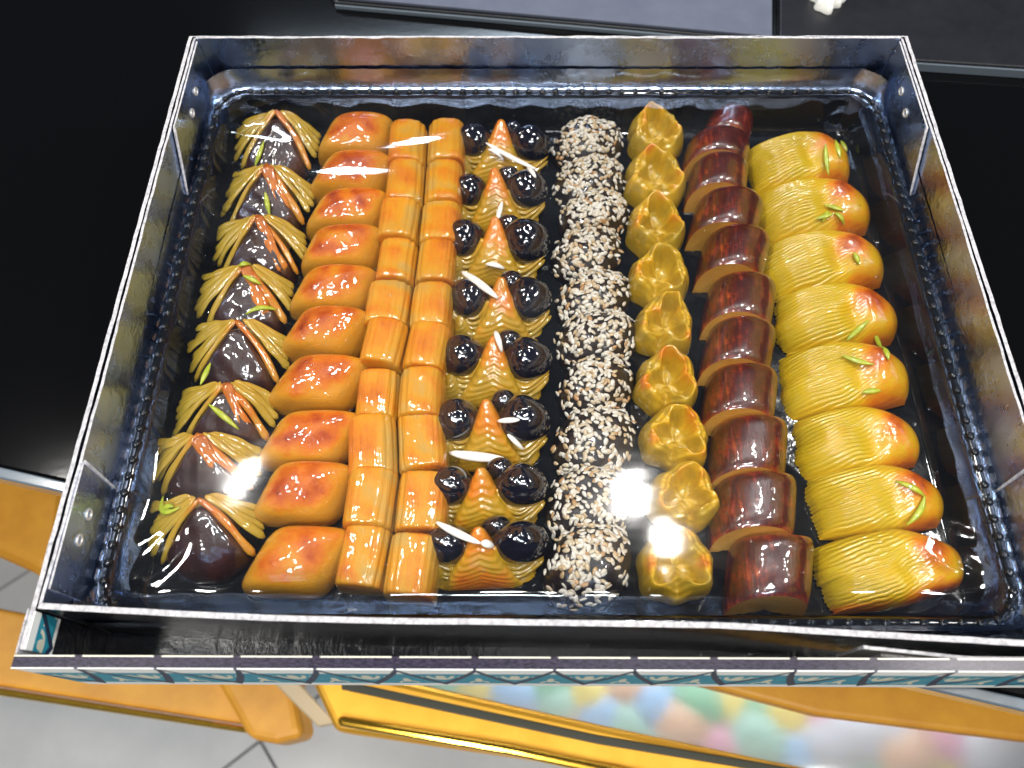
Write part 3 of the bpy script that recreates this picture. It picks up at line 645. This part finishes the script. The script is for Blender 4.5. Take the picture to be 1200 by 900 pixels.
# --- peaked pastries with berry jelly
px4 = [(585, 138), (582, 193), (579, 252), (584, 320), (578, 392), (574, 466), (568, 546), (563, 616)]
W4 = [at(u, v, FZ + .025) for u, v in px4]; P4 = pitch_list(W4)
for i, p in enumerate(W4):
    sd = 400 + i; r = np.random.default_rng(sd); k = np.clip(P4[i] * 1000 / 33, .8, 1.15); q = p.copy(); q[1] -= .009 * k
    o = root('peaked_pastry', i, 8, q, random.uniform(-.05, .05), 'yellow peaked pastry with dark berry jelly', 'pastry', 'peaked pastries with jelly')
    nx_, ny_ = 96, 86; x = np.linspace(-27, 25, nx_)[:, None]; y = np.linspace(-17.5, 15, ny_)[None, :] * k
    H = 25 + r.uniform(-1, .6); nz = noise2(sd, 6, .02, .08)
    ya = 9 * k; t = np.clip((ya - y) / (ya + 17 * k), 0, 1); wc = 4.2 + 14.8 * t ** .9; Hc = H - (H - 6.5) * t ** 1.25
    xs = x - r.uniform(-1, 1) + .4 * nz(y * 2, y)
    tri = np.clip(1 - (np.abs(xs) / wc) ** 3.2, 0, 1); tri = tri ** .75
    back = 1 - sst(ya, ya + 3.0 * k, y)
    pk = Hc * tri * (back * .88 + .12)
    wl = 15.5 * sst(9, 25, -x) * sst(15.5 * k, 6 * k, y) * sst(-19 * k, -6 * k, y); wr = 13 * sst(9, 24, x) * sst(-17 * k, -2 * k, y) 
    valley = 2.2 * sst(-18 * k, -12 * k, y) * sst(15 * k, 10 * k, y)
    z = np.maximum(np.maximum(pk, valley), np.maximum(wl, wr)) + 0 * x
    # soften the creases
    for _ in range(2): z[1:-1, 1:-1] = (z[1:-1, 1:-1] * 2 + z[:-2, 1:-1] + z[2:, 1:-1] + z[1:-1, :-2] + z[1:-1, 2:]) / 6
    dist = np.hypot(np.maximum(0, np.abs(x + 1) - 11) / 13, np.maximum(0, np.abs(y / k + 1.2) - 8) / 8.2)
    z = z * np.sqrt(np.clip(1 - dist ** 2, 0, 1))
    lay = .17 * np.sin(2 * math.pi * (z * .75 + .25 * np.abs(xs) - .1 * y + .25 * nz(x, y)) / 1.35) * sst(1, 4, z) * (1 - .5 * sst(18, 24, z))
    yy = y + 0 * x - lay * .8; zz = np.maximum(0, z + lay * .55 + .3 * nz(x, y))
    V = np.stack([x + 0 * y, yy, zz], -1).reshape(-1, 3); F = grid_faces(nx_, ny_); F = [f[::-1] for f in F if max(V[q_][2] for q_ in f) > .5]
    tt = .14 + .46 * sst(9, 21, zz) + .2 * sst(-6 * k, -16 * k, y) * (np.abs(xs) < 14) * .8 + .12 * nz(x, y)
    if i == 7: tt = tt + .35 * sst(-3, -14, y) * sst(16, 8, np.abs(x))
    mesh_obj('dough', V * .001, F, M['peak'], o, {'toast': tt})
    for q in range(4):                                          # plies that swing from the side up to the peak
        for sgn, pts in ((-1, [(-28, 3.5, 14), (-22, -2.5, 10), (-15.5, -7, 6.5), (-10, -6.5, 8), (-5.5, -1.5, 15)]), (1, [(27, 1, 9), (21, -5, 7.5), (15.5, -8.5, 6), (10, -7, 8), (5.5, -1.5, 15)])):
            C = np.array(pts, float) + np.array([0, -1.9 * q + 1.5, -1.5 * q + .8]); C[:, 1] *= k; C += r.normal(0, .35, C.shape)
            tq = np.linspace(0, 4, 26); Cc = np.stack([np.interp(tq, np.arange(5), C[:, c]) for c in range(3)], 1)
            for _ in range(4): Cc[1:-1] = (Cc[:-2] + 2 * Cc[1:-1] + Cc[2:]) / 4
            Vr, Fr = sweep(Cc, 1.5 * np.minimum(1, tq * 3 + .3), 1.0 * np.minimum(1, tq * 3 + .3), 8)
            mesh_obj('dough_ply', Vr * .001, Fr, M['peak'], o, {'toast': np.repeat(.10 + .12 * np.sin(tq + q) + .30 * sst(2.6, 4, tq), 8)})
    for (bx, by, bz, br) in ((-15.5 + r.uniform(-1, 1), 4.5 * k, 9.0, 11.8 + r.uniform(-1, .6)), (16.5 + r.uniform(-1, 1), 4.0 * k, 8.6, 13.2 + r.uniform(-1, .6)), (7, 13.0 * k, 9.5, 7.0)):
        a = np.linspace(0, math.pi, 26)[:, None]; b_ = np.linspace(0, 2 * math.pi, 40, endpoint=False)[None]
        rr = br * (1 + .03 * np.sin(3 * b_ + sd) * np.sin(a) + .015 * np.sin(4 * a + 2 * b_))
        V = np.stack([bx + rr * np.sin(a) * np.cos(b_), by + rr * .86 * k * np.sin(a) * np.sin(b_), np.maximum(0.2, bz + rr * 1.08 * np.cos(a))], -1).reshape(-1, 3)
        mesh_obj('jelly', V * .001, [f[::-1] for f in grid_faces(26, 40, True)], M['jelly'], o, {'toast': np.full(len(V), .4)})

# --- sesame mounds
px5 = [(691, 152), (693, 196), (699, 237), (690, 281), (698, 333), (703, 384), (702, 439), (700, 505), (694, 578), (692, 652)]
W5 = place(px5); P5 = pitch_list(W5)
a = np.linspace(0, math.pi, 6)[:, None]; b_ = np.linspace(0, 2 * math.pi, 8, endpoint=False)[None]
SEED = np.stack([1.75 * np.cos(a) + 0 * b_, 1.08 * np.sin(a) * np.cos(b_) * (1 - .28 * np.cos(a)), .55 * np.sin(a) * np.sin(b_)], -1).reshape(-1, 3)
SEEDF = grid_faces(6, 8, True)
for i, p in enumerate(W5):
    sd = 500 + i; r = np.random.default_rng(sd); nz = noise2(sd, 7, .02, .09); b = P5[i] * 1000 * .5 * 1.36; a_ = 20.5 + r.uniform(-1.2, 1.0); H = 15.5 + r.uniform(-1.8, 1.8)
    o = root('sesame_mound', i, 10, p, random.uniform(-.08, .08), 'dark mound pastry sprinkled with sesame seeds', 'pastry', 'sesame mounds')
    sh = .22
    def hz(s, x, y): return H * (1 - s ** 3.0) ** .8 + 2.4 * nz(x, y) * (1 - s ** 3)
    polar('dough', superell(a_, b, 2.2), lambda s, x, y, th: np.maximum(0, hz(s, x, y)), lambda s, x, y, z: .4 + .3 * nz(x, y), M['mound'], o, 22, 56, post=lambda x, y, z: (x + sh * y, y, z))
    Vs, Fs, c = [], [], 0
    R_ = superell(a_, b, 2.2); dens = 290 if i < 4 else 250
    cl = noise2(sd + 9, 6, .03, .10)
    while c < dens:
        x, y = r.uniform(-a_, a_), r.uniform(-b, b); th = math.atan2(y, x); s = math.hypot(x, y) / float(R_(np.array(th)))
        if s > .97 or r.random() < .8 * sst(.45, 1.0, np.array(abs(x) / a_)) or r.random() < .35 * (cl(x, y) > .35): continue
        def zz_(xx, yy): 
            ss = min(.999, math.hypot(xx, yy) / float(R_(np.array(math.atan2(yy, xx))))); return float(hz(ss, xx, yy))
        z0 = zz_(x, y); nx = -(zz_(x + .3, y) - zz_(x - .3, y)) / .6; ny = -(zz_(x, y + .3) - zz_(x, y - .3)) / .6
        nv = Vector((nx, ny, 1)).normalized(); tilt = Vector(r.normal(0, .28, 3)); nv = (nv + tilt).normalized()
        tx = Vector((math.cos(r.uniform(0, 6.28)), math.sin(r.uniform(0, 6.28)), 0)); tx = (tx - nv * tx.dot(nv)).normalized(); ty = nv.cross(tx)
        Mx = np.array([tx, ty, nv]).T; sc = r.uniform(.88, 1.15)
        Vs.append((SEED * sc) @ Mx.T + np.array([x + sh * y, y, z0]) + np.array(nv) * r.uniform(.2, 1.5)); Fs += [tuple(f + c * 48 for f in q) for q in SEEDF]; c += 1
    so = mesh_obj('sesame_seed_layer', np.concatenate(Vs) * .001, Fs, M['seed'], o, {'toast': np.repeat(r.random(c) ** 1.6, 48)}, recalc=False); so['kind'] = 'stuff'

# --- ruffled cups
px6 = [(771, 148), (770, 199), (771, 257), (776, 317), (781, 373), (785, 441), (795, 507), (805, 578), (796, 658)]
W6 = place(px6); P6 = pitch_list(W6)
for i, p in enumerate(W6):
    sd = 600 + i; r = np.random.default_rng(sd); nz = noise2(sd, 7, .03, .12); b = P6[i] * 1000 * .5 * 1.0; a_ = 16.0 + r.uniform(-.6, 1); H = 24.0 + r.uniform(-1, 1); ph = r.uniform(-.4, .4)
    o = root('ruffled_pastry', i, 9, p, random.uniform(-.25, .25), 'yellow ruffled cup pastry with pinched folds', 'pastry', 'ruffled cups')
    se = superell(a_, b, 2.5)
    la = [math.pi / 2 + r.uniform(-.25, .25), math.pi * 1.12 + r.uniform(-.25, .25), math.pi * 1.86 + r.uniform(-.25, .25)]; lam = [1.0, .72 + r.uniform(-.1, .15), .85 + r.uniform(-.1, .15)]; lw = [.85, .6, .65]
    def dth(th, c): return (th - c + math.pi) % (2 * math.pi) - math.pi
    def lobes(th): return sum(m_ * np.exp(-(dth(th, c) / w__) ** 2) for c, m_, w__ in zip(la, lam, lw))
    nzo = noise2(sd + 70, 6, .25, .9)
    def outl(th): return se(th) * (.93 + .12 * lobes(th) + .035 * np.cos(7 * th + 5 * ph) + .03 * nzo(np.cos(th) * 2, np.sin(th) * 2))
    c3 = r.uniform(.10, .17); c5 = r.uniform(.04, .08); p5 = r.uniform(0, 6)
    def hf(s, x, y, th):
        sc = .64 + c3 * np.cos(3 * (th - la[0])) + c5 * np.cos(5 * th + p5)
        d = s - sc
        crest = H * (.80 + .12 * np.sin(th) + .08 * np.cos(3 * (th - la[0])))
        wall_ = np.where(d < 0, .36 + .64 * np.exp(-(d / .22) ** 2), 1 - .30 * np.clip(d / (1 - sc), 0, 1) ** 1.5)
        crease = np.exp(-(dth(th, 1.49 * math.pi + ph * .3) / .20) ** 2) * sst(.2, .6, s)
        z = crest * wall_ * (1 - .42 * crease) * (1 - np.clip(s, 0, 1) ** 12) ** .5
        fold = .55 * np.sin(dth(th, la[0]) * 14 + 2.2 * np.sin(2 * th + ph) + 3 * s) * sst(.2, .6, s)
        ply = .35 * np.sin(s * 34 + 1.5 * np.sin(th * 3 + ph)) * sst(.25, .5, s)
        return np.maximum(0, z + (fold + ply) * (1 - s ** 10) + .8 * nz(x, y) * (1 - s ** 4))
    polar('body', outl, hf, lambda s, x, y, z: .10 + .30 * sst(13, 23, z) + .45 * nz(y * .8, x * .8) * sst(8, 16, z), M['ruffle'], o, 60, 190)

# --- brown half round rolls
px7 = [(858, 140), (844, 168), (846, 200), (856, 245), (865, 292), (873, 347), (872, 401), (874, 457), (884, 521), (891, 588), (911, 662)]
W7 = place(px7); P7 = pitch_list(W7)
for i, p in enumerate(W7):
    sd = 700 + i; r = np.random.default_rng(sd); nz = noise2(sd, 6, .02, .07); ln = P7[i] * 1000 * (.90 if i > 1 else .88); hw = 18.5 + r.uniform(-.6, .8); H = 23.5 + r.uniform(-1, .8)
    if i == 0: hw = 14
    o = root('brown_roll', i, 11, p, random.uniform(-.08, .08) - .03, 'shiny red brown half round roll with pale cut end', 'pastry', 'brown glazed rolls')
    nu, nv = 48, 26; u = np.linspace(0, math.pi, nu)[:, None]; v = np.linspace(-1, 1, nv)[None, :]
    sh = .22
    cxx = -np.cos(u) * hw; cz = H * np.sin(u) ** .72
    ve = np.sign(v) * np.abs(v) ** .75; bul = 1 - .07 * np.abs(ve) ** 6
    slant = -ln * .5 + (1 - cz / H) * -6.0                                     # the front cut leans out at the foot
    y = np.where(v < 0, -ve * slant, ve * ln * .5) + 0 * u
    x = cxx * bul + sh * y; z = np.maximum(0, cz * bul * (1 + .012 * v) + .5 * nz(cxx + 0 * v, y) * np.sin(u))
    V = np.stack([x, y, z], -1).reshape(-1, 3); F = [f for f in grid_faces(nu, nv)]
    t = .36 + .16 * nz(cxx + 0 * v, y) + .25 * sst(.80, 1, np.abs(v)) + 0 * u + .10 * sst(6, 1, z)
    body = mesh_obj('crust', V * .001, F, M['brown'], o, {'toast': t})
    for e, nm in ((0, 'cut_end'), (nv - 1, 'cut_end')):
        rim_ = np.stack([x[:, e], y[:, e], z[:, e]], -1); cpt = np.array([rim_[:, 0].mean(), rim_[:, 1].mean(), 0])
        rr = np.linspace(1, .02, 9)[:, None, None]; G = cpt + (rim_ - cpt)[None] * rr
        bulge = (-1 if e == 0 else 1) * 1.2 * (1 - rr[:, :, 0] ** 2); G[:, :, 1] += bulge + .25 * np.sin(rr[:, :, 0] * 22)
        Vc = G.reshape(-1, 3); Fc = grid_faces(9, nu)
        if e: Fc = [f[::-1] for f in Fc]
        mesh_obj(nm, Vc * .001, Fc, M['cut'], o, {'toast': np.repeat(np.linspace(.75, .35, 9), nu)})

# --- layered yellow shells
px8 = [(944, 175), (962, 232), (974, 294), (990, 359), (1000, 431), (1016, 506), (1040, 577), (1057, 657)]
W8 = place(px8); P8 = pitch_list(W8)
for i, p in enumerate(W8):
    sd = 800 + i; r = np.random.default_rng(sd); nz = noise2(sd, 7, .015, .07); nz2 = noise2(sd + 5, 6, .02, .06)
    b = P8[i] * 1000 * .5 * 1.12; a_ = 31.5 + r.uniform(-1.2, 1.2); H = 21 + r.uniform(-1, .8)
    o = root('shell_pastry', i, 8, p, random.uniform(-.06, .06) + .05, 'yellow layered shell puff with a browned tip', 'pastry', 'yellow shell puffs')
    nu, nv = 66, 210; U = np.linspace(-1, 1, nu)[:, None]; Vv = np.linspace(-1, 1, nv)[None, :]
    # square to rounded shape
    qx = U * np.sqrt(1 - Vv ** 2 * .20); qy = Vv * np.sqrt(1 - U ** 2 * .24)
    x = qx * a_; y = qy * b + .0 * U; y = y + .10 * x
    yv = y.copy(); tp_ = sst(0, 30, x); y = (y - .10 * x) * (1 - .30 * tp_) - .24 * b * tp_ + .10 * x
    prof = np.clip((1 - np.abs(U) ** 3.2) * (1 - np.abs(Vv) ** 3.6), 0, 1) ** .50
    hump = (2.4 + 2.4 * r.random()) * np.exp(-(((x - 11 + r.uniform(-3, 3)) / 8) ** 2 + ((y - 4) / 8) ** 2)) - 3.2 * np.exp(-(((x - 3) / 5) ** 2 + ((y + 6) / 8) ** 2)) + 1.6 * np.exp(-(((x + 13) / 9) ** 2 + (y / 9) ** 2))
    z = (H - 1.0 + hump - .06 * np.maximum(0, -x) ** 1.15) * prof
    w_ = yv - .22 * x - .011 * (x + 12) ** 2 * np.sign(x + 12) * (x > -12) + 1.5 * nz(x * .7, y * .7) + .5 * nz2(x * 3, y * 3)
    per = 1.95; ampl = (.25 + .85 * sst(14, -8, x)) * (1 - .55 * sst(8, 20, x))
    rid = np.abs(np.sin(math.pi * w_ / per)) - .6
    rh = np.modf(np.sin(np.floor(w_ / per) * 12.9898 + sd) * 43758.5453)[0]; rid = rid * ampl * (.9 + .25 * rh)
    z2 = z + rid * 1.0 * sst(0, .25, prof) + .5 * nz2(x, y) * prof
    x2 = x + (rid * .6 + 1.3 * rh) * sst(.55, 1, -U) + 1.2 * nz(y * 1.0, x * .2) * np.abs(U) ** 3
    V = np.stack([x2, y + 0 * U, np.maximum(0, z2)], -1).reshape(-1, 3); F = [f for f in grid_faces(nu, nv)][::1]; F = [f[::-1] for f in F]
    t = .10 + .34 * sst(-8, 14, x + 9 * nz2(y, x)) + .10 * nz(x, y) + .46 * np.exp(-(((x - 12 + 3 * nz2(x, y)) / 7) ** 2 + ((y - 4) / 7.5) ** 2)) * (.6 + .8 * r.random()) + .22 * sst(-.7, -1, Vv) * sst(4, 10, np.abs(x)) - .10 * sst(.2, -.5, rid)
    if i == 7: t = t + .35 * sst(-.5, -.95, Vv)
    mesh_obj('body', V * .001, F, M['shell'], o, {'toast': t + 0 * U})

# ------------------------------------------------------------------ nut slivers lying on the pastries
bpy.context.view_layer.update()
dg = bpy.context.evaluated_depsgraph_get()
CNAME = {'date_wedge': 'date wedge', 'shell_pastry': 'yellow shell puff', 'peaked_pastry': 'peaked jelly pastry'}
def sliver(name, u, v, angd, lpx, half_w, mat, desc, cat, group, curl=0.0, lift=.0012, pointed=.8):
    d = ray(u, v)
    hit, loc, nrm, idx, ob, _ = scene.ray_cast(dg, Vector(CAM.tolist()), Vector(d.tolist()))
    z_ = loc.z + lift if hit else -.033
    z_ = min(z_, LID_Z - .0030)
    a = math.radians(angd); du, dv = math.cos(a) * lpx / 2, -math.sin(a) * lpx / 2
    c = at(u, v, z_); p0, p1 = at(u - du, v - dv, z_), at(u + du, v + dv, z_)
    def drop(p, uu, vv):
        h2, l2, n2, _, ob2, _ = scene.ray_cast(dg, Vector((p[0], p[1], LID_Z)), Vector((0, 0, -1)))
        return max(z_ - .004, min(z_ + .004, l2.z + lift)) if h2 else z_
    z0, z1 = drop(p0, 0, 0), drop(p1, 0, 0)
    p0[2] = min(z0, LID_Z - .0030); p1[2] = min(z1, LID_Z - .0030)
    ax = (p1 - p0); sd = np.cross(ax, (0, 0, 1)); 
    m_ = (p0 + p1) / 2 + sd * curl; m_[2] = max(m_[2], z_)
    P = bez(p0 - c, 2 * (m_ - c) - .5 * (p0 + p1 - 2 * c), p1 - c, 14); uu = np.linspace(0, 1, 14)
    prof = np.sin(np.clip(uu * .96 + .02, 0, 1) * math.pi) ** pointed
    prof = np.maximum(prof, .25)
    V, F = sweep(P, half_w * prof, half_w * .6 * prof, 10)
    o = mesh_obj(name, V, F, mat, loc=c.tolist())
    host = ob
    while host is not None and host.parent: host = host.parent
    where = 'the black tray'
    if host is not None and 'label' in host: where = CNAME.get(host.name.split('.')[0], 'pastry') + host['label'].split(',')[-1]
    tag(o, f'{desc} on the {where}'.replace('the the', 'the'), cat, group)
    return o
for (u, v, an, ln, cu) in [(291, 170, 62, 30, .05), (304, 180, 50, 24, 0), (313, 238, 95, 20, 0), (286, 309, 20, 14, 0), (295, 327, -18, 20, 0), (305, 363, 15, 36, -.08), (244, 442, 66, 28, 0), (261, 487, -38, 40, 0),
                           (201, 588, -35, 34, .35), (196, 598, 10, 20, -.2), (970, 186, -72, 28, .05), (982, 174, -70, 20, 0), (989, 171, -60, 14, 0), (978, 243, -20, 24, 0), (967, 253, 15, 20, 0), (985, 254, -30, 18, 0),
                           (1004, 302, -55, 14, 0), (1005, 387, 40, 28, 0), (1004, 423, -18, 38, .05), (1030, 399, -35, 22, .1), (1039, 413, -75, 18, 0), (1022, 458, 5, 22, 0), (1069, 571, -28, 38, 0), (1074, 597, 65, 34, .1), (968, 252, 60, 12, 0)]:
    sliver('pistachio_sliver', u, v, an, ln, .0015, M['pist'], 'green pistachio sliver', 'nut sliver', 'pistachio slivers', cu)
for (u, v, an, ln, hw) in [(599, 187, -27, 66, .0019), (581, 178, -24, 20, .0015), (623, 200, -62, 20, .0016), (585, 252, 72, 22, .0016), (562, 331, -40, 56, .0026), (580, 310, -8, 22, .0018), (584, 396, -72, 27, .0017),
                           (596, 492, -3, 26, .0017), (604, 517, -32, 22, .0015), (558, 534, -12, 66, .0029), (537, 624, -26, 58, .0021), (571, 637, -5, 15, .0022)]:
    sliver('almond_sliver', u, v, an, ln, hw * .88, M['almond'], 'white almond sliver', 'nut sliver', 'almond slivers', .02, .0018, .5)

# ------------------------------------------------------------------ clear lid over the tray
lid_base = rrect_off(-.0004)
nR = 46
lc = np.array([0, .006])
nzl = noise2(33, 9, 3, 11); V = []
for j in range(nR):
    t = j / (nR - 1); s = 1 - (1 - t) ** 1.0
    P = lc + (lid_base - lc) * s
    dE = (1 - s) * np.minimum(np.abs(lid_base[:, 0] - lc[0]), 1).clip(.14)          # rough distance to the edge
    zz = FL + .0009 + (LID_Z - FL - .0009) * sst(0, .007, dE)
    zz = zz + .0005 * nzl(P[:, 0], P[:, 1]) * sst(0, .03, dE)
    for (cx, cy) in ((-.170, .132), (.170, .132), (-.170, -.118), (.170, -.118)):
        rr = np.hypot(P[:, 0] - cx, P[:, 1] - cy); zz = zz - .0012 * np.exp(-((rr - .009) / .0022) ** 2)
    # a few creases pressed into the film near the back left corner
    for (cx, cy, an, wd, ln, am) in ((-.100, .090, .03, .007, .050, .00072), (-.160, .120, -.45, .007, .024, .00085), (-.075, .112, .25, .007, .035, .00060), (-.03, .070, -.04, .006, .030, .0005), (.155, .120, .3, .007, .024, .0008), (-.105, .055, -.06, .006, .035, .0006), (-.05, .02, -.02, .008, .06, .0005), (.03, .05, -.05, .008, .05, .0005), (.12, -.02, .1, .009, .05, .0005), (-.12, -.02, 1.2, .010, .05, .0006)):
        dx, dy = P[:, 0] - cx, P[:, 1] - cy; al = dx * math.cos(an) + dy * math.sin(an); ac = -dx * math.sin(an) + dy * math.cos(an)
        zz = zz - am * (np.tanh(ac / wd * 1.3) * np.exp(-(np.maximum(0, np.abs(ac) - wd) / .022) ** 2)) * np.exp(-(al / ln) ** 2)
    zz = zz + .00035 * np.sin(np.arange(len(P)) * .9 + 2 * np.sin(np.arange(len(P)) * .13)) * sst(.02, 0, dE) * (s < 1)
    V.append(np.c_[P, zz])
n = len(lid_base)
V = np.concatenate(V); F = [f for f in grid_faces(nR, n, True)]
lid = mesh_obj('clear_lid', V, F, M['clear'])
if lid.data.polygons[nR * 3].normal.z < 0: lid.data.flip_normals()
tag(lid, 'clear creased plastic lid lying over all the pastries', 'lid')

a = np.linspace(0, math.pi / 2, 5)[:, None]; b_ = np.linspace(0, 2 * math.pi, 10, endpoint=False)[None]
DROP = np.stack([np.cos(a) * np.cos(b_), np.cos(a) * np.sin(b_), .45 * np.sin(a) + 0 * b_], -1).reshape(-1, 3)
Vd, Fd = [], []; r = np.random.default_rng(91); ZL = V[:, 2]
for q in range(150):
    x, y = (r.uniform(-.18, .18), r.uniform(-.134, .146)) if q % 3 else (r.choice([-1, 1]) * r.uniform(.15, .182), r.uniform(-.134, .146))
    j = np.argmin((V[:, 0] - x) ** 2 + (V[:, 1] - y) ** 2)
    Fd += [tuple(f + 50 * q for f in g_) for g_ in grid_faces(5, 10, True)]; Vd.append(DROP * r.uniform(.0004, .0011) + V[j] + np.array([0, 0, .0001]))
dr = mesh_obj('moisture_drops', np.concatenate(Vd), Fd, M['clear'], lid, recalc=False); dr['kind'] = 'stuff'
